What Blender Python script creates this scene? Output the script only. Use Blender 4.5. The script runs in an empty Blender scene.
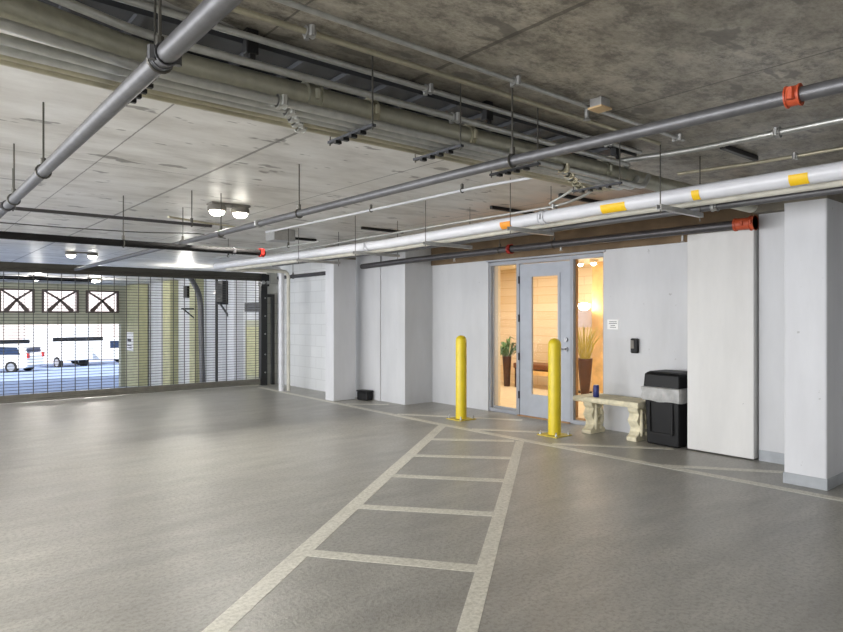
import bpy, bmesh, math, random
from mathutils import Vector, Matrix
random.seed(7)
C = bpy.context.scene
COL = C.collection
R = math.radians
# ------------------------------------------------------------------ camera
cam = bpy.data.cameras.new('camera'); cam.sensor_width = 36; cam.lens = 36*640/843
cam.clip_end = 300
co = bpy.data.objects.new('camera', cam); COL.objects.link(co)
co.location = (0, 0, 1.35); co.rotation_euler = (R(90), 0, R(-39.62)); C.camera = co
# ------------------------------------------------------------------ world, sun, exposure
w = bpy.data.worlds.new('world'); C.world = w; w.use_nodes = True
bgn = w.node_tree.nodes['Background']; bgn.inputs[0].default_value = (0.80, 0.88, 1.0, 1); bgn.inputs[1].default_value = 1.0
def lamp(name, kind, loc, power, color=(1, 1, 1), rot=(0, 0, 0), **kw):
    l = bpy.data.lights.new(name, kind); l.energy = power; l.color = color
    for k, v in kw.items(): setattr(l, k, v)
    o = bpy.data.objects.new(name, l); COL.objects.link(o); o.location = loc; o.rotation_euler = rot
    return o
lamp('sun', 'SUN', (0, 0, 20), 5.0, (1, .95, .87), (R(48), 0, R(-32)), angle=R(1))
# fill added on the unseen left side, tilted up to brighten the ceiling
lamp('fill_side', 'AREA', (-6.0, 5, .9), 680, (.98, .98, 1.0), (R(118), 0, R(-90)), shape='RECTANGLE', size=14, size_y=1.6)
lamp('fill_ramp', 'AREA', (-7.0, 18.5, .6), 270, (.96, .98, 1.0), (R(108), 0, R(-90)), shape='RECTANGLE', size=12, size_y=2)  # added fill that brightens the wall beyond the gate
# fill lights added under the ceiling outside the frame
lamp('ceiling_fill_near', 'AREA', (1.6, -1.6, 2.38), 35, (1, .97, .9), (0, 0, 0), shape='RECTANGLE', size=1.2, size_y=.3)
lamp('ceiling_fill_left', 'AREA', (-1.5, 4.0, 2.38), 70, (1, .98, .94), (0, 0, 0), shape='RECTANGLE', size=1.2, size_y=.3)
C.view_settings.view_transform = 'Standard'; C.view_settings.look = 'None'
C.view_settings.exposure = 0.55; C.view_settings.gamma = 1; C.view_settings.use_curve_mapping = False

# ------------------------------------------------------------------ materials
def lin(c):
    return tuple(((x/255+.055)/1.055)**2.4 if x/255 > .04045 else x/255/12.92 for x in c) + (1,)
class NT:
    def __init__(s, name):
        m = bpy.data.materials.new(name); m.use_nodes = True
        s.m = m; s.t = m.node_tree; s.n = s.t.nodes; s.b = s.n['Principled BSDF']
    def new(s, typ, **kw):
        n = s.n.new(typ)
        for k, v in kw.items(): setattr(n, k, v)
        return n
    def link(s, a, b): s.t.links.new(a, b)
    def coord(s, scale=(1, 1, 1), out='Object'):
        tc = s.new('ShaderNodeTexCoord'); mp = s.new('ShaderNodeMapping')
        mp.inputs['Scale'].default_value = scale; s.link(tc.outputs[out], mp.inputs[0]); return mp.outputs[0]
    def noise(s, vec, scale, detail=4, rough=.55):
        n = s.new('ShaderNodeTexNoise'); n.inputs['Scale'].default_value = scale
        n.inputs['Detail'].default_value = detail; n.inputs['Roughness'].default_value = rough
        s.link(vec, n.inputs['Vector']); return n.outputs['Fac']
    def ramp(s, fac, stops):
        r = s.new('ShaderNodeValToRGB'); e = r.color_ramp.elements
        while len(e) < len(stops): e.new(.5)
        for x, (p, c) in zip(e, stops): x.position = p; x.color = c if len(c) == 4 else tuple(c)+(1,)
        s.link(fac, r.inputs[0]); return r.outputs[0]
    def mix(s, fac, a, b, mode='MIX'):
        n = s.new('ShaderNodeMix', data_type='RGBA', blend_type=mode)
        for i, v in ((0, fac), (6, a), (7, b)):
            if isinstance(v, (int, float)): n.inputs[i].default_value = v
            elif isinstance(v, tuple): n.inputs[i].default_value = v
            else: s.link(v, n.inputs[i])
        return n.outputs[2]
    def math(s, op, a, b=None, c=None):
        n = s.new('ShaderNodeMath', operation=op)
        for i, v in enumerate((a, b, c)):
            if v is None: continue
            if isinstance(v, (int, float)): n.inputs[i].default_value = v
            else: s.link(v, n.inputs[i])
        return n.outputs[0]
    def bump(s, h, strength=.2, dist=.01):
        n = s.new('ShaderNodeBump'); n.inputs['Strength'].default_value = strength; n.inputs['Distance'].default_value = dist
        s.link(h, n.inputs['Height']); s.link(n.outputs[0], s.b.inputs['Normal'])
    def base(s, v):
        if isinstance(v, tuple): s.b.inputs['Base Color'].default_value = v
        else: s.link(v, s.b.inputs['Base Color'])
    def rm(s, rough, metal=0):
        if isinstance(rough, (int, float)): s.b.inputs['Roughness'].default_value = rough
        else: s.link(rough, s.b.inputs['Roughness'])
        s.b.inputs['Metallic'].default_value = metal
        return s.m
def simple(name, c, rough=.5, metal=0, var=.12, scale=9, bump=0, spec=None):
    t = NT(name); c = lin(c); v = t.coord(); f = t.noise(v, scale)
    d = tuple(x*(1-var) for x in c[:3])+(1,); u = tuple(min(1, x*(1+var)) for x in c[:3])+(1,)
    t.base(t.ramp(f, [(.3, d), (.7, u)]))
    if bump: t.bump(t.noise(v, scale*6), bump, .004)
    if spec is not None: t.b.inputs['Specular IOR Level'].default_value = spec
    return t.rm(rough, metal)
def sepxyz(t, vec):
    n = t.new('ShaderNodeSeparateXYZ'); t.link(vec, n.inputs[0]); return n.outputs
def jointline(t, coord, period, off, half):
    # 1 on a thin line every period
    a = t.math('SUBTRACT', coord, off); a = t.math('DIVIDE', a, period); a = t.math('FRACT', a)
    a = t.math('SUBTRACT', a, .5); a = t.math('ABSOLUTE', a); return t.math('GREATER_THAN', a, .5-half/period)
def mat_ceiling():
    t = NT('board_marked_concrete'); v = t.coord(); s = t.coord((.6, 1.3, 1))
    X, Y, Z = sepxyz(t, v)
    big = t.noise(v, .6, 4, .6); streak = t.noise(s, 2.6, 7, .65); fine = t.noise(v, 11, 6, .75)
    col = t.ramp(streak, [(.30, lin((184, 181, 175))), (.5, lin((212, 210, 205))), (.68, lin((226, 225, 221)))])
    col = t.mix(t.ramp(big, [(.45, (0, 0, 0)), (.75, (.5, .5, .5))]), col, lin((176, 170, 158)))
    # darker, browner mottling on the near side of the conduit run
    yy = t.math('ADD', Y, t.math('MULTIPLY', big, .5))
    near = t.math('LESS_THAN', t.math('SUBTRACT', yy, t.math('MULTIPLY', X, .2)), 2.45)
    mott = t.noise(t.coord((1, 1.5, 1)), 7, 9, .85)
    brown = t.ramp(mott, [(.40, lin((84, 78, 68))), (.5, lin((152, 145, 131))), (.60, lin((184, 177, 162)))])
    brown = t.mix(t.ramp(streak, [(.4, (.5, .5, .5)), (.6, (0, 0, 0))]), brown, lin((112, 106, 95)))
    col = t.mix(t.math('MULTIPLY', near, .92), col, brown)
    # orange-tan tinted bay next to the wall
    rx = t.ramp(t.math('ADD', t.math('MULTIPLY', X, .15), t.math('MULTIPLY', streak, .2)), [(.76, (0, 0, 0)), (.86, (1, 1, 1))])
    rx = t.math('MULTIPLY', rx, t.ramp(t.math('MULTIPLY', Y, .1), [(.28, (0, 0, 0)), (.33, (1, 1, 1)), (.48, (1, 1, 1)), (.62, (0, 0, 0))]))
    col = t.mix(t.math('MULTIPLY', rx, .65), col, lin((176, 126, 78)))
    # honeycomb blotches
    sp = t.noise(t.coord((2.0, 4.2, 1)), 1.5, 3, .6)
    col = t.mix(t.ramp(sp, [(.635, (0, 0, 0)), (.665, (.75, .75, .75))]), col, lin((104, 100, 93)))
    j = None
    for c, wd in ((1.133, .005), (1.885, .012), (3.02, .006), (4.9, .006)):
        q = t.math('LESS_THAN', t.math('ABSOLUTE', t.math('SUBTRACT', X, t.math('ADD', c, t.math('MULTIPLY', fine, .012)))), wd)
        j = q if j is None else t.math('MAXIMUM', j, q)
    for c in (5.05, 8.2):
        j = t.math('MAXIMUM', j, t.math('LESS_THAN', t.math('ABSOLUTE', t.math('SUBTRACT', Y, c)), .004))
    col = t.mix(t.math('MULTIPLY', j, .7), col, lin((70, 66, 60)))
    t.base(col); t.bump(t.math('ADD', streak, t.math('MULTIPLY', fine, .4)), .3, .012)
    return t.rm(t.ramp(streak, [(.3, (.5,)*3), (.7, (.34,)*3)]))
def mat_floor():
    t = NT('grey_deck_coating'); v = t.coord(); X, Y, Z = sepxyz(t, v)
    a = t.noise(v, .7, 4); b = t.noise(t.coord((.5, 2.2, 1)), 1.5, 6, .65); c = t.noise(v, 42, 3, .75); d = t.noise(t.coord((.6, 1.6, 1)), 3.2, 7, .7)
    col = t.ramp(a, [(.3, lin((152, 150, 145))), (.7, lin((171, 169, 163)))])
    col = t.mix(t.ramp(b, [(.35, (0, 0, 0)), (.75, (.7, .7, .7))]), col, lin((192, 189, 180)))
    col = t.mix(t.ramp(d, [(.35, (.4, .4, .4)), (.6, (0, 0, 0))]), col, lin((128, 125, 117)))
    col = t.mix(t.ramp(c, [(.46, (0, 0, 0)), (.62, (.55, .55, .55))]), col, lin((122, 120, 112)))
    t.base(col); t.bump(c, .45, .006)
    return t.rm(t.ramp(a, [(.35, (.29,)*3), (.65, (.40,)*3)]))
def mat_line():
    t = NT('worn_white_line_paint'); v = t.coord()
    n = t.noise(v, 40, 5, .7); m = t.noise(v, 3, 4)
    col = t.ramp(n, [(.35, lin((192, 189, 176))), (.6, lin((226, 223, 212)))])
    col = t.mix(t.ramp(m, [(.5, (0, 0, 0)), (.8, (.5, .5, .5))]), col, lin((176, 174, 162)))
    t.base(col); t.bump(n, .4, .004); return t.rm(.45)
def mat_wall(name, c, vert=.5):
    t = NT(name); v = t.coord((1, 1, .25)); a = t.noise(v, 2.5, 5, .6); b = t.noise(t.coord(), .8, 3)
    c = lin(c); d = tuple(x*.86 for x in c[:3])+(1,)
    col = t.ramp(a, [(.3, d), (.65, c)])
    sp = t.noise(t.coord(), 16, 2); col = t.mix(t.ramp(sp, [(.74, (0, 0, 0)), (.78, (.5, .5, .5))]), col, lin((130, 128, 124)))
    t.base(col); t.bump(t.noise(t.coord(), 6, 5), .15, .01); return t.rm(.5)
def mat_block(name, c, axis='Y', bw=.4, bh=.2, mortar=.008, dark=.72):
    t = NT(name); tc = t.new('ShaderNodeTexCoord'); X, Y, Z = sepxyz(t, tc.outputs['Object'])
    cb = t.new('ShaderNodeCombineXYZ'); t.link(Y if axis == 'Y' else X, cb.inputs[0]); t.link(Z, cb.inputs[1])
    br = t.new('ShaderNodeTexBrick'); t.link(cb.outputs[0], br.inputs['Vector'])
    br.inputs['Scale'].default_value = 1; br.inputs['Brick Width'].default_value = bw; br.inputs['Row Height'].default_value = bh
    br.inputs['Mortar Size'].default_value = mortar; br.inputs['Mortar Smooth'].default_value = .3
    c1 = lin(c); br.inputs['Color1'].default_value = c1; br.inputs['Color2'].default_value = tuple(x*.94 for x in c1[:3])+(1,)
    br.inputs['Mortar'].default_value = tuple(x*dark for x in c1[:3])+(1,)
    t.base(br.outputs[0]); t.bump(br.outputs['Fac'], -.4, .006); return t.rm(.55)
def emis(name, c, s):
    t = NT(name); t.b.inputs['Emission Color'].default_value = lin(c); t.b.inputs['Emission Strength'].default_value = s
    t.base(lin(c)); return t.rm(.4)
def mat_glass(name, tint=(1, 1, 1, 1)):
    m = bpy.data.materials.new(name); m.use_nodes = True; n = m.node_tree.nodes; n.clear()
    o = n.new('ShaderNodeOutputMaterial'); mx = n.new('ShaderNodeMixShader'); tr = n.new('ShaderNodeBsdfTransparent'); g = n.new('ShaderNodeBsdfGlossy')
    tr.inputs[0].default_value = tint; g.inputs['Roughness'].default_value = .03
    f = n.new('ShaderNodeFresnel'); f.inputs[0].default_value = 1.12
    l = m.node_tree.links; l.new(f.outputs[0], mx.inputs[0]); l.new(tr.outputs[0], mx.inputs[1]); l.new(g.outputs[0], mx.inputs[2]); l.new(mx.outputs[0], o.inputs[0])
    return m
def mat_galv(name, c, rough=.38, metal=.75):
    t = NT(name); v = t.coord(); c = lin(c); a = t.noise(v, 25, 3); b = t.noise(v, 2, 5)
    d = tuple(x*.72 for x in c[:3])+(1,)
    t.base(t.mix(.5, t.ramp(a, [(.35, d), (.65, c)]), t.ramp(b, [(.35, d), (.65, c)])))
    return t.rm(rough, metal)
def mat_planks(name):
    t = NT(name); tc = t.new('ShaderNodeTexCoord'); X, Y, Z = sepxyz(t, tc.outputs['Object'])
    cb = t.new('ShaderNodeCombineXYZ'); t.link(Y, cb.inputs[0]); t.link(Z, cb.inputs[1])
    br = t.new('ShaderNodeTexBrick'); t.link(cb.outputs[0], br.inputs['Vector'])
    for k, v in (('Scale', 1), ('Brick Width', 1.1), ('Row Height', .16), ('Mortar Size', .004)): br.inputs[k].default_value = v
    br.inputs['Color1'].default_value = lin((236, 218, 188)); br.inputs['Color2'].default_value = lin((226, 200, 162)); br.inputs['Mortar'].default_value = lin((196, 156, 108))
    g = t.noise(t.coord((1, 1.2, 14)), 3, 5)
    t.base(t.mix(t.math('MULTIPLY', g, .5), br.outputs[0], lin((212, 182, 140)))); return t.rm(.45)
M = dict(
    ceiling=mat_ceiling(), floor=mat_floor(), line=mat_line(),
    wall=mat_wall('painted_grey_wall', (205, 206, 208)), pillar=mat_wall('painted_pillar', (214, 215, 218)),
    panel=mat_wall('white_wall_panel', (218, 217, 214)), base=simple('grey_base_paint', (160, 164, 168), .5),
    block=mat_block('painted_block', (216, 218, 219), dark=.84), blockx=mat_block('painted_block_end', (200, 200, 192), 'X'),
    tan=simple('tan_fireproofing', (108, 90, 68), .85, var=.25, scale=4, bump=.5),
    greyconc=simple('grey_concrete', (130, 124, 112), .8, var=.2, scale=5, bump=.4),
    galv=mat_galv('galvanised_conduit', (206, 207, 203), .36, .7), dkgalv=mat_galv('dull_galvanised', (196, 190, 166), .4, .6),
    bronze=mat_galv('aged_pipe', (196, 194, 176), .36, .6), steelpipe=mat_galv('grey_steel_pipe', (112, 112, 114), .45, .5),
    darkpipe=mat_galv('dark_steel_pipe', (92, 90, 92), .4, .55), blackpipe=simple('black_pipe', (26, 25, 25), .8, spec=.2),
    whitepipe=simple('white_pipe_paint', (212, 213, 217), .3, var=.04), cream=simple('cream_pipe', (204, 201, 188), .4),
    orange=simple('orange_coupling_paint', (188, 80, 46), .5, var=.2), red=simple('red_coupling', (168, 40, 30), .45),
    yellow=simple('yellow_label', (240, 196, 30), .5, var=.03), yorange=simple('amber_label', (232, 150, 40), .5, var=.05),
    rod=simple('threaded_rod', (92, 90, 84), .45, .6), strut=mat_galv('strut_steel', (190, 190, 188), .4, .6),
    darksteel=simple('dark_steel', (62, 64, 68), .6, .2), black=simple('black_plastic', (17, 17, 18), .5, spec=.3), blacksteel=simple('black_steel', (20, 20, 20), .45),
    gatebar=simple('bronze_gate_paint', (70, 68, 62), .45, .3), gatebar2=simple('grey_bronze_gate_bar', (124, 121, 112), .4, .4), grille=simple('dark_grille_rods', (84, 83, 78), .45, .5),
    bollard=simple('safety_yellow', (224, 200, 40), .38, var=.08, scale=5), bolly=simple('yellow_base_plate', (204, 184, 70), .5, var=.2),
    bolt=mat_galv('bolt_steel', (190, 190, 188), .3, .9),
    doorf=simple('grey_blue_frame', (160, 163, 170), .4, var=.05), doorl=simple('grey_blue_door', (170, 175, 184), .38, var=.05), alu=simple('bronze_alu', (176, 134, 88), .4, .3),
    hinge=simple('dark_hinge', (38, 36, 36), .4, .5), chrome=mat_galv('chrome', (170, 170, 172), .38, .8),
    glass=mat_glass('clear_glass', (.97, .97, .96, 1)),
    stone=simple('cast_stone', (220, 212, 184), .8, var=.2, scale=14, bump=.5),
    bag=simple('clear_bag', (176, 176, 174), .28, var=.2, scale=12, bump=.6), lamph=emis('lamp_glow', (255, 250, 236), 18), lampcase=simple('lamp_case', (120, 116, 108), .5),
    sign=simple('white_sign', (240, 240, 238), .5, var=.02), ink=simple('black_ink', (30, 30, 34), .6), blueink=simple('blue_cup', (34, 44, 110), .4, var=.25, scale=40),
    planks=mat_planks('lobby_wood_tile'), lobbyfloor=simple('lobby_tan_tile', (222, 200, 165), .35), lobbywall=simple('lobby_warm_plaster', (238, 222, 190), .7, var=.05), lobbyceil=simple('lobby_ceiling_paint', (240, 228, 205), .7, var=.02),
    wood=simple('amber_wood', (226, 184, 122), .5, var=.2, scale=6), brownseat=simple('brown_leather', (112, 66, 38), .45), vase=simple('dark_brown_vase', (72, 44, 32), .35, var=.3, scale=8),
    leaf=simple('leaf_green', (70, 104, 48), .5, var=.3), grass=simple('dry_grass', (176, 158, 52), .6, var=.3), shade=simple('lilac_lamp_shade', (196, 184, 190), .8, var=.03),
    olive=simple('olive_pillar', (176, 174, 136), .6, var=.12, scale=4), greyside=simple('grey_shade_wall', (140, 142, 146), .7),
    facade=simple('olive_grey_facade', (166, 166, 146), .7, var=.1, scale=3), xframe=simple('dark_brown_frame', (74, 58, 54), .5),
    asphalt=simple('blue_grey_asphalt', (134, 152, 186), .8, var=.12, scale=1.2), brick=mat_block('pale_brick', (236, 222, 216), 'X', .3, .12, .012, .7),
    carwhite=simple('white_car_paint', (238, 240, 242), .25, var=.02), carglass=simple('dark_car_glass', (38, 52, 78), .1), tyre=simple('tyre_rubber', (24, 24, 26), .7), rim=mat_galv('wheel_rim', (200, 200, 200), .3, .8),
    tail=simple('tail_light_red', (190, 34, 28), .3), blue=simple('blue_panel', (70, 110, 190), .5), awning=simple('slate_awning', (62, 68, 80), .6),
    tanfix=simple('tan_plastic', (214, 184, 140), .5), rust=simple('rusty_bracket', (110, 70, 40), .7, var=.3))

# ------------------------------------------------------------------ mesh helpers
def link(name, bm, mat, parent=None, smooth=False, bevel=0):
    me = bpy.data.meshes.new(name); bmesh.ops.recalc_face_normals(bm, faces=bm.faces); bm.to_mesh(me); bm.free()
    if mat is not None: me.materials.append(M[mat] if isinstance(mat, str) else mat)
    if smooth:
        for p in me.polygons: p.use_smooth = True
        me.set_sharp_from_angle(angle=R(40))
    o = bpy.data.objects.new(name, me); COL.objects.link(o)
    if parent is not None: o.parent = parent
    if bevel:
        b = o.modifiers.new('bevel', 'BEVEL'); b.width = bevel; b.segments = 2; b.limit_method = 'ANGLE'
    return o
def box(bm, x0, x1, y0, y1, z0, z1, mtx=None):
    vs = [bm.verts.new(Vector((x, y, z)) if mtx is None else mtx @ Vector((x, y, z))) for x in (x0, x1) for y in (y0, y1) for z in (z0, z1)]
    for f in ((0, 1, 3, 2), (4, 6, 7, 5), (0, 4, 5, 1), (2, 3, 7, 6), (0, 2, 6, 4), (1, 5, 7, 3)): bm.faces.new([vs[i] for i in f])
def fillet(pts, rad, n=5):
    pts = [Vector(p) for p in pts]; out = [pts[0]]
    for a, b, c in zip(pts, pts[1:], pts[2:]):
        d1 = (a-b); d2 = (c-b); r = min(rad, d1.length*.45, d2.length*.45); p = b+d1.normalized()*r; q = b+d2.normalized()*r
        for i in range(n+1):
            t = i/n; out.append(p*(1-t)**2+b*2*t*(1-t)+q*t*t)
    out.append(pts[-1]); return out
def tube(bm, pts, r, seg=10, rad=0, caps=True):
    pts = fillet(pts, rad) if rad and len(pts) > 2 else [Vector(p) for p in pts]
    rs = r if isinstance(r, (list, tuple)) else [r]*len(pts)
    d = (pts[1]-pts[0]).normalized(); n = d.orthogonal().normalized(); rings = []
    for i, p in enumerate(pts):
        t = (pts[min(i+1, len(pts)-1)]-pts[max(i-1, 0)]).normalized()
        n = (n-t*n.dot(t)).normalized(); b = t.cross(n)
        rings.append([bm.verts.new(p+(n*math.cos(2*math.pi*k/seg)+b*math.sin(2*math.pi*k/seg))*rs[i]) for k in range(seg)])
    for a, b in zip(rings, rings[1:]):
        for k in range(seg): bm.faces.new((a[k], a[(k+1) % seg], b[(k+1) % seg], b[k]))
    if caps: bm.faces.new(rings[0][::-1]); bm.faces.new(rings[-1])
def lathe(bm, prof, c=(0, 0, 0), seg=20, sy=1.0):
    rings = []
    for r, z in prof: rings.append([bm.verts.new((c[0]+r*math.cos(2*math.pi*k/seg), c[1]+sy*r*math.sin(2*math.pi*k/seg), c[2]+z)) for k in range(seg)])
    for a, b in zip(rings, rings[1:]):
        for k in range(seg): bm.faces.new((a[k], a[(k+1) % seg], b[(k+1) % seg], b[k]))
    bm.faces.new(rings[0][::-1]); bm.faces.new(rings[-1])
def prism(bm, poly, f0, f1):
    # poly: list of 2D; f0,f1 map (u,v)->3D for the two ends
    a = [bm.verts.new(f0(*p)) for p in poly]; b = [bm.verts.new(f1(*p)) for p in poly]
    bm.faces.new(a[::-1]); bm.faces.new(b)
    for i in range(len(poly)): j = (i+1) % len(poly); bm.faces.new((a[i], a[j], b[j], b[i]))
def B(): return bmesh.new()
def bobj(name, dims, mat, parent=None, bevel=0):
    bm = B(); box(bm, *dims); return link(name, bm, mat, parent, bevel=bevel)
def tobj(name, pts, r, mat, parent=None, rad=0, seg=10):
    bm = B(); tube(bm, pts, r, seg, rad); return link(name, bm, mat, parent, True)
def tag(o, label, cat, group=None, kind=None):
    o['label'] = label; o['category'] = cat
    if group: o['group'] = group
    if kind: o['kind'] = kind
    return o
def thing(name, loc, label, cat, group=None, rz=0):
    o = bpy.data.objects.new(name, None); COL.objects.link(o); o.location = loc; o.rotation_euler = (0, 0, rz); o.empty_display_size = .1
    return tag(o, label, cat, group)
def struct(name, dims, mat, parent=None, bevel=0):
    o = bobj(name, dims, mat, parent, bevel); o['kind'] = 'structure'; return o
def structbm(name, bm, mat, parent=None, smooth=False):
    o = link(name, bm, mat, parent, smooth); o['kind'] = 'structure'; return o

# ------------------------------------------------------------------ the garage shell
CZ = 2.46
floor = struct('floor', (-8, 7.2, -8, 11.9, -.2, 0), 'floor')
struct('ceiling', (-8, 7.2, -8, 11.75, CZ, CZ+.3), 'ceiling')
struct('ceiling_beyond_gate', (-8, 7.4, 11.75, 25.4, CZ, 2.76), 'ceiling')['label'] = 'low concrete ceiling beyond the gate'
# painted lines
def fline(a, b, wd, z=0, name='painted_line', h=.0015):
    a = Vector((*a, 0)); b = Vector((*b, 0)); d = (b-a).normalized(); n = Vector((-d.y, d.x, 0))*wd/2
    bm = B(); vs = [a-n, b-n, b+n, a+n]
    lo = [bm.verts.new(v+Vector((0, 0, z))) for v in vs]; hi = [bm.verts.new(v+Vector((0, 0, z+h))) for v in vs]
    bm.faces.new(hi); bm.faces.new(lo[::-1])
    for i in range(4): j = (i+1) % 4; bm.faces.new((lo[i], lo[j], hi[j], hi[i]))
    return link(name, bm, 'line', floor)
fline((5.42, .3), (5.30, 4.4), .10); fline((5.30, 4.4), (5.27, 6.2), .10, h=.0014); fline((5.27, 6.15), (5.36, 11.3), .10)
fline((.0, 1.845), (5.24, 5.92), .108); fline((.5, .87), (5.22, 4.64), .09)
for a, b in (((1.03, 2.66), (1.64, 1.80)), ((1.83, 3.22), (2.42, 2.43)), ((2.53, 3.80), (3.17, 3.03)), ((3.23, 4.36), (3.87, 3.61)), ((3.88, 4.83), (4.53, 4.14)), ((4.55, 5.34), (5.18, 4.69))):
    fline(a, b, .10, .0002)
for a, b in (((5.36, 8.31), (5.84, 7.84)), ((5.36, 7.0), (6.30, 5.56)), ((5.33, 5.50), (5.95, 4.68)), ((5.38, 4.33), (6.12, 3.38)), ((5.37, 3.05), (6.0, 2.18))):
    fline(a, b, .09, .0002)
# right hand wall, from the gate towards the camera
W0 = .26
bm = B(); box(bm, 5.95, 6.3, 9.1, 11.72, 0, CZ); structbm('wall_right_block', bm, 'block')
struct('wall_right_middle', (5.98, 6.4, 8.26, 9.1, 0, CZ), 'wall')
bm = B(); box(bm, 6.0, 6.55, 7.64, 8.26, 0, 2.16); box(bm, 6.02, 6.55, 7.66, 8.26, 2.16, CZ); structbm('wall_right_pier', bm, 'wall')
bm = B(); box(bm, 6.55, 6.75, 6.42, 7.64, 0, 2.14); box(bm, 6.55, 6.75, 2.60, 4.50, 0, 2.14); box(bm, 6.55, 6.75, 4.50, 6.42, 2.12, 2.14)
structbm('wall_right', bm, 'wall')
struct('beam_over_right_wall', (6.52, 6.8, 2.6, 7.64, 2.14, CZ), 'tan')
struct('wall_right_near', (6.25, 6.6, -8, 2.60, 0, CZ), 'wall')
struct('baseboard_right', (6.238, 6.25, 2.0, 2.595, 0, .10), 'base')
struct('beam_right_near', (6.12, 6.248, .8, 2.6, 2.3, CZ), 'greyconc')
struct('wall_back', (-8, 7.2, -8.2, -8, 0, CZ), 'wall')
struct('wall_far_end', (5.72, 6.0, 11.72, 11.9, 0, CZ), 'blockx')
# concrete pillars
def pillar(x0, x1, y0, y1, label, basecoat):
    r = thing('concrete_pillar', ((x0+x1)/2, (y0+y1)/2, 0), label, 'pillar')
    o = bobj('shaft', (-(x1-x0)/2, (x1-x0)/2, -(y1-y0)/2, (y1-y0)/2, 0, CZ), 'pillar', r, .012)
    bobj('top_band', (-(x1-x0)/2-.002, (x1-x0)/2+.002, -(y1-y0)/2-.002, (y1-y0)/2+.002, 2.26, CZ-.001), 'greyconc', r)  # darker band around the top of the shaft
    if basecoat: bobj('base_band', (-(x1-x0)/2-.006, (x1-x0)/2+.006, -(y1-y0)/2-.006, (y1-y0)/2+.006, 0, .09), 'base', r, .004)
    return r
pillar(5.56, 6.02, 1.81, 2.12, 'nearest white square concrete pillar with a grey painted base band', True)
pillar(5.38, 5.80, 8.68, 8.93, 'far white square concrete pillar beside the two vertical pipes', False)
# white panel leaning flat against the wall beside the bin
pn = thing('wall_panel', (6.18, 2.94, 0), 'tall off-white panel standing out from the wall right of the black bin', 'panel')
bobj('board', (0, .3, -.325, .325, .012, 2.17), 'panel', pn, .01)

# ------------------------------------------------------------------ entrance door, sidelights
H = 2.08
def frame(name, y0, y1, parent=None, depth=.1, fx=6.57, mat='doorf', jw=.045, z0=0, sill=.0):
    bm = B()
    box(bm, fx, fx+depth, y0, y0+jw, z0, H+.03); box(bm, fx, fx+depth, y1-jw, y1, z0, H+.03); box(bm, fx, fx+depth, y0+jw, y1-jw, H-.02, H+.03)
    if sill: box(bm, fx, fx+depth, y0+jw, y1-jw, z0, z0+sill)
    return link(name, bm, mat, parent, bevel=.004)
def st(o): o['kind'] = 'structure'; return o
d = st(frame('door_1', 4.985, 5.885, jw=.028)); d['label'] = 'grey door frame between the two sidelights'
leaf = bpy.data.objects.new('door_leaf', None); COL.objects.link(leaf); leaf.parent = d
bm = B(); L0, L1 = 5.015, 5.855; g0, g1, gz0, gz1 = 5.19, 5.66, .29, 1.89; X0, X1 = 6.585, 6.63
box(bm, X0, X1, L0, g0, .012, H-.03); box(bm, X0, X1, g1, L1, .012, H-.03); box(bm, X0, X1, g0, g1, .012, gz0); box(bm, X0, X1, g0, g1, gz1, H-.03)
leaf2 = link('leaf', bm, 'doorl', d); bpy.data.objects.remove(leaf)
bm = B(); e = .018
for a in ((g0-e, g0+e, gz0-e, gz1+e), (g1-e, g1+e, gz0-e, gz1+e), (g0+e, g1-e, gz0-e, gz0+e), (g0+e, g1-e, gz1-e, gz1+e)): box(bm, X0-.008, X0, *a)
link('glazing_bead', bm, 'doorl', leaf2)
bobj('glass', (X0+.015, X0+.023, g0, g1, gz0, gz1), 'glass', leaf2)
for z in (.28, .80, 1.32, 1.84): tobj('hinge', [(X0-.012, 5.862, z-.05), (X0-.012, 5.862, z+.05)], .012, 'hinge', d)
hb = B(); tube(hb, [(X0-.001, 5.075, .93), (X0-.02, 5.075, .93)], .032, 14); tube(hb, [(X0-.02, 5.075, .93), (X0-.055, 5.075, .93)], .014, 10); tube(hb, [(X0-.05, 5.075, .93), (X0-.055, 5.12, .93), (X0-.05, 5.18, .925)], .011, 8)
link('lever_handle', hb, 'chrome', leaf2, True)
hb = B(); tube(hb, [(X0-.001, 5.075, 1.05), (X0-.022, 5.075, 1.05)], .028, 14); link('deadbolt', hb, 'chrome', leaf2, True)
bobj('threshold', (6.54, 6.71, 5.0, 5.87, 0, .012), 'alu', d)
for nm, a, b, lab, mt in (('window_1', 5.885, 6.42, 'narrow full height sidelight left of the door', 'doorf'), ('window_2', 4.50, 4.985, 'narrow full height sidelight right of the door with bronze edge', 'doorf')):
    wf = st(frame(nm, a, b, sill=.05, jw=.024)); wf['label'] = lab
    bobj('pane', (6.61, 6.618, a+.024, b-.024, .05, H-.02), 'glass', wf)
    bm = B(); s = .018
    for q in ((a+.024, a+.024+s, .05, H-.02), (b-.024-s, b-.024, .05, H-.02)): box(bm, 6.62, 6.65, *q)
    box(bm, 6.62, 6.65, a+.024+s, b-.024-s, .05, .075)
    link('inner_frame', bm, 'alu' if nm == 'window_2' else 'doorf', wf)
struct('trim_1', (6.53, 6.55, 4.47, 6.45, 2.115, 2.135), 'doorf')
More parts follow.
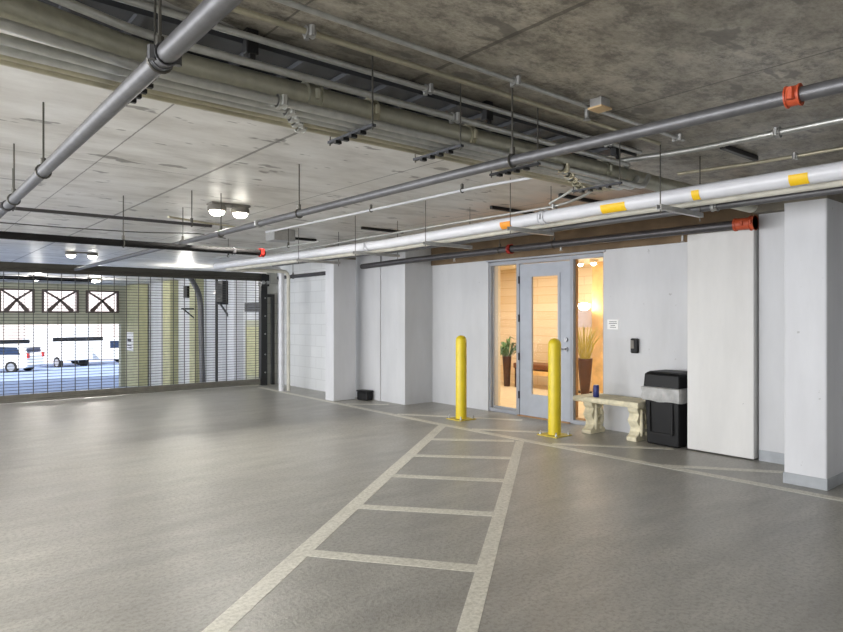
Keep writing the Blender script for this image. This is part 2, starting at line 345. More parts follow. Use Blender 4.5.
# lobby
LX = 9.8
struct('lobby_floor', (6.6, LX, 3.4, 10.8, -.2, .004), 'lobbyfloor')
struct('lobby_ceiling', (6.8, LX, 3.4, 10.8, 2.3, 2.4), 'lobbyceil')
struct('lobby_wall_back', (LX, LX+.15, 3.4, 10.8, 0, 2.3), 'planks')
struct('lobby_wall_left', (6.8, LX, 10.8, 10.95, 0, 2.3), 'lobbywall')
struct('lobby_wall_right', (6.75, LX, 3.25, 3.4, 0, 2.3), 'lobbywall')
struct('lobby_wall_front', (6.75, 6.8, 3.4, 4.5, 0, 2.3), 'lobbywall')
struct('lobby_wall_front_far', (6.75, 6.8, 6.42, 10.8, 0, 2.3), 'lobbywall')
struct('lobby_wall_above_door', (6.75, 6.8, 4.5, 6.42, 2.14, 2.3), 'lobbywall')
bm = B(); box(bm, LX-.25, LX, 6.1, 6.80, 0, 2.3); structbm('lobby_trim_1', bm, 'wood')
lamp('lobby_lamp_a', 'AREA', (8.3, 5.4, 2.27), 34, (1, .96, .89), size=.9)
lamp('lobby_lamp_b', 'AREA', (8.3, 8.2, 2.27), 36, (1, .96, .89), size=.9)
for i, (x, y, lab) in enumerate(((9.1, 6.72, 'left round ceiling spotlight glowing inside the lobby'), (9.1, 6.45, 'right round ceiling spotlight glowing inside the lobby'))):
    r = thing('ceiling_spotlight', (x, y, 2.3), lab, 'light', 'lobby ceiling spotlights')
    bm = B(); lathe(bm, [(.07, 0), (.07, -.02), (.055, -.06), (.05, -.06)], seg=16); link('housing', bm, 'lobbyceil', r, True)
    bm = B(); lathe(bm, [(.045, -.06), (.04, -.085), (.02, -.1)], seg=16); link('bulb', bm, 'lamph', r, True)
# lobby floor lamp
r = thing('floor_lamp', (9.4, 6.86, .004), 'floor lamp with a lilac drum shade seen through the right sidelight', 'lamp')
bm = B(); lathe(bm, [(.14, 0), (.14, .02), (.02, .035)]); link('base', bm, 'hinge', r, True)
tobj('pole', [(0, 0, .03), (0, 0, 1.4)], .012, 'hinge', r)
bm = B(); lathe(bm, [(.135, 1.15), (.125, 1.45)], seg=24); link('lamp_shade', bm, 'shade', r, True)
bm = B(); lathe(bm, [(.05, 1.452), (.10, 1.50), (.10, 1.55), (.03, 1.58)], seg=14); link('bulb', bm, 'lamph', r, True)
# vase with grasses
r = thing('vase', (9.15, 6.66, .004), 'tall tapered dark brown floor vase inside the lobby', 'vase')
bm = B(); lathe(bm, [(.07, 0), (.08, .1), (.12, .5), (.13, .62), (.115, .62), (.10, .55)], seg=24); link('body', bm, 'vase', r, True)
g = B()
for i in range(60):
    a = random.random()*6.28; sp = random.uniform(.02, .30); hh = random.uniform(.35, .62); c, s_ = math.cos(a), math.sin(a)
    p = [Vector((c*.06, s_*.06, .55)), Vector((c*(.06+sp*.35), s_*(.06+sp*.35), .62+hh*.55)), Vector((c*(.06+sp), s_*(.06+sp), .62+hh))]
    tube(g, p, [.005, .007, .001], 4)
tag(link('ornamental_grass', g, 'grass', None, True), 'spiky yellow-green grass fanning out of the tall brown vase', 'plant').location = (9.15, 6.66, .004)
# bench and plant behind left sidelight
r = thing('lobby_bench', (9.3, 7.75, .004), 'brown padded bench inside the lobby behind the glass door', 'bench')
bm = B(); box(bm, -.22, .22, -.5, .5, .36, .46); link('seat', bm, 'brownseat', r, bevel=.02)
for sx in (-.18, .18):
    for sy in (-.45, .45): bobj('leg', (sx-.02, sx+.02, sy-.02, sy+.02, 0, .36), 'vase', r)
bobj('rail', (-.2, .2, -.48, .48, .26, .34), 'wood', r)
r = thing('potted_plant', (9.1, 8.42, .004), 'leafy green plant in a tall dark pot behind the left sidelight', 'plant')
bm = B(); lathe(bm, [(.06, 0), (.07, .3), (.09, .58), (.08, .58), (.07, .54)], seg=20); link('pot', bm, 'vase', r, True)
g = B()
for i in range(30):
    a = random.random()*6.28; el = random.uniform(.5, 1.5); ln = random.uniform(.2, .42); c, s_ = math.cos(a), math.sin(a)
    p0 = Vector((c*.03, s_*.03, .54)); p1 = p0+Vector((c*math.cos(el), s_*math.cos(el), math.sin(el)))*ln; p2 = p1+Vector((c*.12, s_*.12, -.06))
    n = Vector((-s_, c, 0))
    for q0, q1, w0, w1 in ((p0, p1, .004, .035), (p1, p2, .035, .003)):
        vs = [g.verts.new(q) for q in (q0-n*w0, q0+n*w0, q1+n*w1, q1-n*w1)]
        up = [g.verts.new(v.co+Vector((0, 0, .003))) for v in vs]
        g.faces.new(vs); g.faces.new(up[::-1])
        for k in range(4): g.faces.new((vs[k], vs[(k+1) % 4], up[(k+1) % 4], up[k]))
link('foliage', g, 'leaf', r)

# ------------------------------------------------------------------ things on and by the right wall
def bollard(x, y, label):
    r = thing('bollard', (x, y, 0), label, 'bollard', 'yellow bollards at the entrance')
    bm = B(); lathe(bm, [(.072, .012), (.072, 1.03), (.066, 1.06), (.045, 1.085), (.015, 1.097)], seg=28); link('post', bm, 'bollard', r, True)
    bm = B(); box(bm, -.14, .14, -.14, .14, 0, .012); link('base_plate', bm, 'bolly', r, bevel=.003)
    for sx in (-.11, .11):
        for sy in (-.11, .11):
            bm = B(); tube(bm, [(sx, sy, .012), (sx, sy, .03)], .016, 6); tube(bm, [(sx, sy, .03), (sx, sy, .055)], .008, 8); link('anchor_bolt', bm, 'bolt', r)
bollard(5.74, 6.12, 'yellow steel bollard left of the glass door, farther one')
bollard(5.78, 4.62, 'nearer yellow steel bollard standing in front of the grey door')
# sign, reader
r = thing('wall_sign', (6.55, 4.37, 1.25), 'small white printed notice on the wall right of the sidelight', 'sign')
bobj('plate', (-.006, 0, -.075, .075, -.058, .058), 'sign', r)
bm = B()
random.seed(3)
for z, w_ in ((.033, .05), (.012, .055), (-.012, .03), (-.033, .04)):
    y = -w_
    while y < w_:
        q = random.uniform(.006, .016); box(bm, -.0072, -.006, y, min(y+q, w_), z-.004, z+.004); y += q+.004
link('lettering', bm, 'ink', r)
r = thing('card_reader', (6.55, 4.07, 1.01), 'black and grey card reader on the wall above the bench', 'card reader')
bm = B(); box(bm, -.05, 0, -.045, .045, -.085, .085); link('housing', bm, 'black', r, bevel=.015)
bobj('face', (-.056, -.05, -.005, .036, -.03, .065), 'lampcase', r, .004)
# trash bin
r = thing('trash_bin', (6.33, 3.52, 0), 'black square trash bin with a clear bag folded over its rim', 'trash bin', rz=R(-4))
def taper(bm, w0, d0, w1, d1, z0, z1):
    lo = [bm.verts.new((sx*w0, sy*d0, z0)) for sx, sy in ((-1, -1), (1, -1), (1, 1), (-1, 1))]; hi = [bm.verts.new((sx*w1, sy*d1, z1)) for sx, sy in ((-1, -1), (1, -1), (1, 1), (-1, 1))]
    bm.faces.new(lo[::-1]); bm.faces.new(hi)
    for i in range(4): j = (i+1) % 4; bm.faces.new((lo[i], lo[j], hi[j], hi[i]))
bm = B(); taper(bm, .16, .185, .18, .20, 0, .57); link('body', bm, 'black', r, bevel=.018)
bm = B(); box(bm, -.186, -.178, -.13, .13, .12, .135); box(bm, -.19, -.18, -.14, -.125, .135, .45); box(bm, -.19, -.18, .125, .14, .135, .45); link('moulding', bm, 'black', r)
bm = B(); taper(bm, .188, .208, .18, .20, .60, .745); taper(bm, .18, .20, .14, .16, .745, .77); link('lid', bm, 'black', r, bevel=.015)
bm = B(); ring = []
N = 64
for z, off in ((.46, .010), (.50, .024), (.55, .02), (.60, .028), (.61, .004)):
    rr = []
    for k in range(N):
        a = 2*math.pi*k/N; c, s_ = math.cos(a), math.sin(a); m = max(abs(c), abs(s_)); u, v = c/m, s_/m
        wob = .004*math.sin(k*1.1+z*40)+.003*math.sin(k*2.3)
        rr.append(bm.verts.new((u*(.182+off+wob), v*(.20+off+wob), z+.006*math.sin(k*.55)*(z < .5))))
    ring.append(rr)
for a, b in zip(ring, ring[1:]):
    for k in range(N): bm.faces.new((a[k], a[(k+1) % N], b[(k+1) % N], b[k]))
link('bag', bm, 'bag', r, True)
# stone bench
r = thing('stone_bench', (6.28, 4.15, 0), 'pale cast stone bench with ornate legs between door and bin', 'bench')
bm = B()
prof = [(-.20, .37), (-.215, .40), (-.20, .43), (.20, .43), (.20, .37)]
prism(bm, prof, lambda u, v: (u, -.40, v), lambda u, v: (u, .44, v)); link('seat_slab', bm, 'stone', r, bevel=.008)
half = [(.14, 0), (.145, .045), (.11, .06), (.075, .10), (.07, .14), (.10, .18), (.125, .22), (.10, .26), (.085, .29), (.115, .32), (.13, .37)]
poly = half+[(-x, z) for x, z in half[::-1]]
for y in (-.28, .30):
    bm = B(); prism(bm, poly, lambda u, v: (u, y-.06, v), lambda u, v: (u, y+.06, v))
    for zz in (.11, .20, .31): tube(bm, [(-.06, y-.065, zz), (.06, y-.065, zz)], .022, 8)
    for sx in (-.045, .045): tube(bm, [(sx, y-.062, .05), (sx*1.3, y-.07, .16), (sx, y-.062, .34)], [.016, .026, .016], 8)
    link('leg', bm, 'stone', r, bevel=.006)
r = thing('drink_can', (6.17, 4.34, .43), 'dark blue drink can standing on the stone bench', 'can')
bm = B(); lathe(bm, [(.028, 0), (.034, .01), (.034, .12), (.027, .135)], seg=18); link('body', bm, 'blueink', r, True)
bm = B(); lathe(bm, [(.026, .135), (.026, .138)], seg=18); link('lid', bm, 'chrome', r, True)
# black bait box
r = thing('bait_box', (5.87, 8.52, 0), 'small black plastic box on the floor beside the far pillar', 'box', rz=R(10))
bm = B(); box(bm, -.07, .07, -.12, .12, 0, .13); link('body', bm, 'black', r, bevel=.02)
bm = B(); box(bm, -.075, .075, -.125, .125, .13, .155); link('lid', bm, 'black', r, bevel=.008)

# ------------------------------------------------------------------ pipework
def run(name, pts, r, mat, label, cat='pipe', group=None, rad=.08, seg=12, hangers=(), coup=(), labels=(), hmat='rod', local=None):
    """pipe thing: run, hangers (rod up to the slab + clevis), couplings"""
    o = thing(name, pts[0], label, cat, group); P0 = Vector(pts[0])
    L = lambda p: tuple(Vector(p)-P0)
    bm = B(); tube(bm, [L(p) for p in pts], r, seg, rad); link('run', bm, mat, o, True)
    pv = [Vector(p) for p in pts]
    def at(t):                                     # point at distance t along the polyline, and its direction
        for a, b in zip(pv, pv[1:]):
            l = (b-a).length
            if t <= l or b is pv[-1]: d = (b-a).normalized(); return a+d*t, d
            t -= l
    for t in hangers:
        p, d = at(t); n = Vector((0, 0, 1)).cross(d).normalized()
        bm = B(); q = p-P0
        k = [q+(n*math.cos(a)+Vector((0, 0, 1))*math.sin(a))*(r+.006) for a in [i*math.pi/8 for i in range(17)]]
        tube(bm, k, .005, 6); tube(bm, [q+Vector((0, 0, r+.004)), q+Vector((0, 0, r+.04))], .013, 8)
        h = link('hanger', bm, hmat, o, True)
        bm = B(); tube(bm, [q+Vector((0, 0, r+.03)), Vector((q.x, q.y, CZ-P0.z-.001))], .005, 6); link('rod', bm, hmat, h)
    for t, cm, wd, fat in coup:
        p, d = at(t); q = p-P0; bm = B()
        tube(bm, [q-d*wd/2, q+d*wd/2], r*fat, 16)
        tube(bm, [q-d*wd*.5, q-d*wd*.4], r*fat*1.12, 16); tube(bm, [q+d*wd*.4, q+d*wd*.5], r*fat*1.12, 16)
        n = Vector((0, 0, 1)).cross(d).normalized()
        for s in (-1, 1): tube(bm, [q+n*s*r*fat*1.15-Vector((0, 0, .02)), q+n*s*r*fat*1.15+Vector((0, 0, .02))], .012, 6)
        link('coupling', bm, cm, o, True)
    for t, cm, wd in labels:
        p, d = at(t); q = p-P0; bm = B(); n = Vector((0, 0, 1)).cross(d).normalized(); n = n if n.x < 0 else -n; rr = []
        for e in (-wd/2, wd/2): rr.append([[bm.verts.new(q+d*e+(n*math.cos(a)+Vector((0, 0, 1))*math.sin(a))*ra) for a in [R(-70+10*i) for i in range(9)]] for ra in (r-.001, r+.002)])
        for k in range(8):
            bm.faces.new((rr[0][1][k], rr[0][1][k+1], rr[1][1][k+1], rr[1][1][k])); bm.faces.new((rr[0][0][k], rr[0][0][k+1], rr[0][1][k+1], rr[0][1][k])); bm.faces.new((rr[1][0][k], rr[1][0][k+1], rr[1][1][k+1], rr[1][1][k]))
        lb = link('marker_label', bm, cm, o, True)
    return o
# big sprinkler main over the left of the picture
run('sprinkler_pipe', [(0.606, -0.978, 2.1), (0.606, 11.5, 2.1)], 0.029, 'steelpipe', 'thick grey steel sprinkler pipe crossing the top left corner', hangers=(2.914, 4.786, 5.822, 7.498,), coup=((2.869, 'steelpipe', 0.039, 1.08), (6.129, 'steelpipe', 0.039, 1.15)))
# sprinkler pipe with orange coupling
run('sprinkler_pipe', [(2.412, -0.522, 2.093), (2.295, 2.282, 2.098), (2.282, 11.5, 2.1)], 0.025, 'steelpipe', 'long grey sprinkler pipe in mid-ceiling with one orange coupling', rad=.3, hangers=(2.62, 4.694, 6.129, 7.107,), coup=((1.389, 'orange', 0.046, 1.35), (5.346, 'strut', 0.033, 1.15)))
# white main along the wall
wp = run('white_pipe', [(3.917, -0.806, 2.136), (3.974, 2.821, 2.136), (4.15, 5.6, 2.136), (4.15, 10.47, 2.18), (5.40, 10.47, 2.2), (5.40, 10.47, 0)], 0.05, 'whitepipe',
    'fat white pipe along the wall with yellow markers, turning down at the far end', rad=.16, seg=20, labels=((2.22, 'yellow', 0.10), (2.82, 'yellow', 0.05), (3.43, 'yellow', 0.20), (4.51, 'yorange', 0.129)), coup=((4.111, 'whitepipe', 0.064, 1.05), (6.77, 'whitepipe', 0.064, 1.05)))
run('cream_pipe', [(4.078, -0.806, 2.108), (4.115, 2.821, 2.108), (4.27, 5.6, 2.1), (4.30, 10.33, 2.13), (5.51, 10.42, 2.15), (5.51, 10.42, 0)], 0.032, 'cream',
    'slimmer cream pipe tucked behind the fat white one along the wall', rad=.12, seg=14)
run('grey_pipe', [(4.256, -0.806, 2.1), (4.45, 5.6, 2.1), (4.45, 8.9, 2.12)], 0.026, 'steelpipe', 'slim grey pipe on the wall side of the white pipe racks', seg=12, coup=((2.902, 'strut', 0.04, 1.2),))
for y, lab in ((.97, None), (2.19, 'pipe rack arm nearest the white pillar under the white pipes'), (3.50, 'pipe rack arm above the grey door'), (4.71, 'pipe rack arm left of the door frame under the white pipes'), (5.92, 'pipe rack arm just right of the far pillar'), (7.2, 'farthest pipe rack arm beside the far pillar top')):
    x0, x1 = (3.76+.012*y, 4.33+.006*y) if y < 4 else (3.93, 4.56)
    r = thing('pipe_rack', (x0, y, 2.035), lab or 'pipe rack arm in front of the nearest pillar', 'pipe rack', 'pipe racks')
    bm = B(); box(bm, 0, x1-x0, -.016, .016, 0, .003); box(bm, 0, x1-x0, -.016, -.013, .003, .032); box(bm, 0, x1-x0, .013, .016, .003, .032); link('strut', bm, 'strut', r)
    for x in (.02, x1-x0-.02): tobj('rod', [(x, 0, -.03), (x, 0, CZ-2.035-.001)], .004, 'rod', r, seg=6)
# dark sprinkler main close to the wall, ends in an orange coupling
run('dark_pipe', [(6.06, 2.55, 2.2), (6.06, 5.6, 2.2), (5.87, 7.3, 2.17), (5.87, 8.6, 2.15)], .042, 'darkpipe', 'dark steel pipe hugging the wall top and ending in an orange coupling', hangers=(2.3, 5.8-2.78+.15), coup=((0.10, 'orange', .17, 1.3), (.02, 'orange', .04, 1.5), (3.0, 'red', .05, 1.3)))
run('dark_pipe', [(5.72, 2.3, 2.36), (5.72, 8.6, 2.36)], .035, 'darkpipe', 'upper dark steel pipe between the white pipes and the wall', hangers=(1.6, 3.6), coup=((4.7, 'red', .05, 1.3),))
run('dark_pipe', [(5.86, 9.0, 2.1), (5.86, 11.5, 2.1)], .035, 'darkpipe', 'short dark pipe along the block wall beside the far pillar', hangers=(.5, 1.9))
bm = B(); box(bm, -.03, .03, 0, .02, 0, .16)
# conduits at the slab, parallel to the wall
run('conduit', [(3.965, -0.765, 2.406), (3.919, 2.082, 2.406), (3.789, 2.526, 2.399), (3.613, 2.679, 2.353)], 0.019, 'galv', 'bright conduit under the slab, upper of two at right', 'conduit', rad=.2, coup=((2.296, 'strut', 0.031, 1.5),))
run('conduit', [(4.685, -0.765, 2.406), (4.593, 1.914, 2.406), (4.501, 2.45, 2.406)], 0.012, 'dkgalv', 'duller conduit under the slab, lower of two at right', 'conduit', coup=((2.45, 'strut', 0.031, 1.5),))
run('conduit', [(3.613, 7.425, 2.399), (3.659, 5.358, 2.399), (3.674, 3.751, 2.399), (3.736, 3.215, 2.399), (3.636, 2.832, 2.368)], 0.012, 'whitepipe', 'thin white conduit under the slab above the far pillar', 'conduit', rad=.3, hangers=(2.22, 3.521,))
run('conduit', [(4.232, 9.35, 2.229), (4.143, 6.045, 2.237), (4.135, 3.224, 2.237), (4.03, 2.861, 2.277), (3.869, 2.7, 2.357)], 0.011, 'galv', 'thin conduit riding on top of the fat white pipe', 'conduit', rad=.2, coup=((6.045, 'strut', 0.032, 1.5),))
run('conduit', [(3.708, 9.35, 2.212), (3.804, 6.448, 2.212)], 0.01, 'galv', 'short thin conduit above the gate end of the white pipe', 'conduit', hangers=(.5, 2.2))
# black cross pipes near the gate
run('black_pipe', [(-0.913, 6.273, 2.02), (3.057, 6.309, 2.02)], 0.032, 'blackpipe', 'thick black pipe crossing the ceiling in front of the gate with a red end coupling', hangers=(2.558,), coup=((3.624, 'darkpipe', 0.03, 1.1), (3.934, 'red', 0.043, 1.3)))
run('dark_pipe', [(-0.957, 5.678, 2.16), (2.22, 5.646, 2.16)], 0.014, 'darkpipe', 'thinner dark branch pipe meeting the sprinkler pipe near the round lamps', hangers=(1.659, 2.999,))
run('conduit', [(2.22, 6.813, 2.383), (2.756, 7.119, 2.399), (3.292, 7.234, 2.399)], 0.011, 'dkgalv', 'short kinked conduit under the slab beyond the round lamps', 'conduit', rad=.1)
run('wire_cable', [(0.919, 8.803, 2.429), (1.68, 8.8, 2.43), (2.526, 8.727, 2.437), (3.139, 8.344, 2.437), (3.598, 8.65, 2.437)], 0.007, 'rod', 'thin dark cable wandering over the slab above the gate', 'cable', rad=.2)
# bundle crossing the ceiling
BX0 = -1.15
def bl(yl, y, z, x1): return [(BX0, yl-(y-yl)*2.2, z), (.24, yl, z), (.66, y, z), (x1, y, z), (x1+.06, y, z+.08)]
run('conduit', [(-1.148, 1.99, 2.433), (3.75, 2.006, 2.433)], 0.011, 'galv', 'front conduit on the near slab, closest to the top of the picture', 'conduit', coup=((3.368, 'strut', 0.031, 1.5), (4.823, 'strut', 0.031, 1.5)))
run('conduit', [(-1.148, 2.159, 2.429), (3.7, 2.136, 2.429)], 0.012, 'dkgalv', 'second conduit on the near slab behind the front one', 'conduit', coup=((2.373, 'strut', 0.038, 1.6),))
run('conduit', [(-1.148, 2.258, 2.399), (3.7, 2.266, 2.399)], 0.013, 'galv', 'third conduit just in front of the dark slatted panel', 'conduit', coup=((3.062, 'strut', 0.038, 1.4), (4.5, 'strut', 0.038, 1.4)))
run('conduit', [(-1.148, 1.87, 2.307), (.24, 2.14, 2.307), (.66, 2.275, 2.307), (3.598, 2.285, 2.307), (3.713, 2.373, 2.322), (3.812, 2.45, 2.353)], 0.015, 'galv', 'lower conduit running along the top of the thick bundle pipe', 'conduit', rad=.1, coup=((3.292, 'strut', 0.046, 1.4),))
r = thing('ceiling_panel', (1.3, 2.51, 2.405), 'dark shallow slatted panel against the slab behind the conduits', 'cable tray')  # dark slatted panel filling the band behind the conduits
bm = B(); box(bm, -2.45, 2.49, -.16, .16, .042, .05); box(bm, -2.45, 2.49, -.16, -.15, 0, .042); box(bm, -2.45, 2.49, .15, .16, 0, .042)
for i in range(22): box(bm, -2.4+i*.222, -2.37+i*.222, -.15, .15, .02, .04)
link('slat_panel', bm, 'darksteel', r)
for x in (-.23, 1.07, 2.22):
    bm = B(); box(bm, x-.025, x+.025, -.2, -.16, -.045, .05); box(bm, x-.012, x+.012, -.2, -.185, -.075, -.045); link('bracket', bm, 'blacksteel', r, bevel=.003)
bp = run('bundle_pipe', [(BX0, 1.95, 2.27), (.24, 2.25, 2.27), (.68, 2.384, 2.27), (3.2, 2.392, 2.272), (5.6, 2.392, 2.275)], 0.052, 'bronze', 'thick aged grey-green pipe crossing the ceiling among conduits', rad=.4, seg=24,
    coup=((2.564, 'bronze', 0.069, 1.12), (2.871, 'dkgalv', 0.038, 1.08), (3.483, 'dkgalv', 0.031, 1.08), (4.67, 'bronze', 0.038, 1.1)))
for i, (yl, y, z) in enumerate(((2.165, 2.268, 2.184), (2.285, 2.337, 2.184), (2.38, 2.405, 2.187), (2.435, 2.466, 2.19), (2.49, 2.526, 2.19))):
    run('conduit', bl(yl, y, z, 3.74-i*.02), .017 if i < 3 else .0165, 'galv' if i < 3 else 'dkgalv', ('frontmost', 'second', 'middle', 'fourth', 'rearmost')[i]+' of the five conduits slung under the thick bundle pipe', 'conduit', 'conduits under the bundle pipe', rad=.2,
        coup=((2.35+.05*i, 'galv', .04, 1.4), (4.1+.12*i, 'dkgalv', .04, 1.4)))
for x, lab in ((.68, 'strut bracket under the conduit bundle beside the diagonal pipe'), (1.57, 'strut bracket under the conduit bundle left of centre'), (2.08, 'strut bracket under the conduit bundle at its middle'), (2.64, 'strut bracket under the conduit bundle behind the sprinkler pipe'), (3.40, 'last strut bracket under the conduit bundle at its right end')):
    r = thing('bundle_bracket', (x, 2.4, 2.151), lab, 'bracket', 'brackets of the conduit bundle')
    bm = B(); box(bm, -.010, .010, -.19, .17, 0, .012); link('strut', bm, 'darksteel', r)
    tobj('rod', [(0, -.178, -.01), (0, -.178, CZ-2.151-.001)], .004, 'rod', r, seg=6); tobj('rod', [(0, .163, -.01), (0, .163, .252)], .004, 'rod', r, seg=6)
    for y in (-.1, -.03, .035, .098): bm = B(); box(bm, -.016, .016, y-.010, y+.010, -.014, 0); link('clamp', bm, 'blacksteel', r)
run('conduit', [(3.56, 2.679, 2.246), (3.827, 2.871, 2.276), (3.866, 3.139, 2.207)], 0.009, 'galv', 'short bent conduit leaving the right end of the bundle', 'conduit', rad=.1)
# black stub bars above the wall
for x0, y, ln, z, lab in ((4.64, 4.51, .65, 2.4425, 'black stub bar above the white pipes, left of the door'), (4.65, 3.66, .65, 2.4425, 'black stub bar above the white pipes near the bundle end'), (4.49, 6.59, .65, 2.4425, 'black stub bar above the far pillar'), (4.32, 8.09, .4, 2.4425, 'black stub bar behind the square duct box'), (4.12, 1.94, .5, 2.4425, 'dark bar on the slab beside the right hand conduits')):
    o = bobj('strut_bar', (0, ln, -.017, .017, -.017, .017), 'blacksteel', bevel=.003); o.location = (x0, y, z)
    tag(o, lab, 'bar', 'stub bars under the slab')
o = thing('junction_box', (3.87, 7.53, CZ), 'grey square duct box under the slab near the gate', 'junction box')
bm = B(); box(bm, -.15, .15, -.12, .12, -.145, -.001); link('body', bm, 'strut', o, bevel=.006)
bobj('cover', (-.12, .12, -.126, -.12, -.13, -.02), 'strut', o)
o = thing('ceiling_device', (2.79, 1.94, CZ), 'square metal ceiling box with a tan underside beside the conduits', 'ceiling box')
bobj('box', (-.04, .04, -.035, .035, -.045, -.001), 'strut', o, .004); bobj('cover', (-.048, .048, -.042, .042, -.056, -.045), 'tanfix', o, .003)
# upright sprinkler heads
for x, y, z, lab in ((2.86, 2.07, CZ, 'small sprinkler head hanging from the slab beside the square box'), (6.06, 2.95+.3, 2.09, 'sprinkler head below the dark pipe near the orange coupling'), (6.06, 4.75, 2.12, 'sprinkler head below the dark pipe above the door'), (6.06, 6.6, 2.12, 'sprinkler head below the dark pipe left of the entrance')):
    o = thing('fire_sprinkler', (x, y, z), lab, 'sprinkler', 'fire sprinklers')
    top = -.001 if z == CZ else .06
    bm = B(); tube(bm, [(0, 0, top), (0, 0, top-.05)], .012, 8); link('stem', bm, 'strut', o, True)
    bm = B(); lathe(bm, [(.02, top-.06), (.022, top-.063), (.005, top-.066)], seg=12); tube(bm, [(.012, 0, top-.04), (.012, 0, top-.062)], .003, 5); tube(bm, [(-.012, 0, top-.04), (-.012, 0, top-.062)], .003, 5); link('deflector', bm, 'strut', o)

# ------------------------------------------------------------------ ceiling lamps
def twin(x, y, label, power, hw, body, reach=0):
    r = thing('ceiling_lamp', (x, y, CZ), label, 'ceiling lamp')
    bm = B(); box(bm, -hw-.08, hw+.08, -.075, .075, -.022, -.001); link('back_plate', bm, 'lampcase', r, bevel=.008)
    for s in (-hw, hw):
        bm = B(); lathe(bm, [(.08, -.022), (.09, -.045), (.09, -.022-body), (.08, -.03-body)], (s, 0, 0), 20); h = link('housing', bm, 'lampcase', r, True)
        bm = B(); z = -.03-body; lathe(bm, [(.074, z), (.066, z-.024), (.04, z-.042), (.01, z-.046)], (s, 0, 0), 20); link('lens', bm, 'lamph', h, True)
        l = lamp('lamp_light', 'AREA', (s, 0, z-.052), power, (1, .97, .9), size=.12, shape='DISK'); l.parent = r
twin(2.58, 6.12, 'grey twin round ceiling lamp glowing left of the sprinkler pipe', 14, .12, .05, .14)
twin(2.55, 12.35, 'flat twin ceiling lamp just beyond and above the gate header', 16, .17, .03, .10)

# ------------------------------------------------------------------ rolling gate
GY = 11.62
gt = thing('rolling_gate', (2.0, GY, 0), 'wide see-through rolling grille gate with bronze header and bottom bar', 'gate')
gx0, gx1 = -4.0, 3.55
bm = B(); box(bm, gx0, gx1+.1, -.04, .05, 2.10, 2.18); box(bm, gx0, gx1+.1, -.055, .05, 2.085, 2.10); box(bm, gx0, gx1, -.02, .04, 2.03, 2.085); link('header_beam', bm, 'gatebar', gt, bevel=.004)
bm = B(); box(bm, gx0, gx1-.02, -.03, .03, .015, .13); box(bm, gx0, gx1-.02, -.038, .038, .06, .075); link('bottom_bar', bm, 'gatebar2', gt, bevel=.006)
bm = B()
z = .155
while z < 2.02: tube(bm, [(gx0, 0, z), (gx1, 0, z)], .0042, 5, caps=False); z += .047
x = -.68-.1963*16
while x < gx1: box(bm, x-.005, x+.005, -.006, .006, .13, 2.05); x += .1963
link('grille', bm, 'grille', gt)
bm = B(); box(bm, gx1-.02, gx1+.11, -.06, .06, 0, 1.93); guide = link('guide_post', bm, 'blacksteel', gt, bevel=.005)
bm = B(); box(bm, gx1-.02, gx1+.14, -.09, .08, 1.93, 2.16); link('end_plate', bm, 'blacksteel', guide, bevel=.01)
for z in (.25, .6, 1.0, 1.35, 1.7): tobj('bolt', [(gx1+.06, -.06, z), (gx1+.06, -.075, z)], .014, 'bolt', guide)
for s in (.0, .09): tobj('roller', [(gx1+s, -.09, 2.0), (gx1+s, -.13, 2.0)], .035, 'bolt', guide)
o = thing('black_post', (5.80, 11.62, 0), 'slim black steel post standing beside the gate guide', 'post')
bobj('upright', (-.03, .03, -.03, .03, 0, 1.72), 'blacksteel', o); bobj('arm', (-.12, .03, -.03, .03, 1.72, 1.78), 'blacksteel', o)

# ------------------------------------------------------------------ beyond the gate
bm = B(); bmv = [(-9, 11.9, 0), (8, 11.9, 0), (8, 25.6, -1.3), (-9, 25.6, -1.3)]
a = [bm.verts.new(v) for v in bmv]; b = [bm.verts.new((v[0], v[1], v[2]-.2)) for v in bmv]
bm.faces.new(a); bm.faces.new(b[::-1])
for i in range(4): bm.faces.new((a[i], a[(i+1) % 4], b[(i+1) % 4], b[i]))
structbm('exit_ramp', bm, 'asphalt')
def gz(y): return -1.3-(y-25.6)*.037
bm = B(); bmv = [(-60, 25.6, -1.3), (70, 25.6, -1.3), (70, 66, gz(66)), (-60, 66, gz(66))]
a = [bm.verts.new(v) for v in bmv]; b = [bm.verts.new((v[0], v[1], v[2]-.3)) for v in bmv]
bm.faces.new(a); bm.faces.new(b[::-1])
for i in range(4): bm.faces.new((a[i], a[(i+1) % 4], b[(i+1) % 4], b[i]))
structbm('street', bm, 'asphalt')
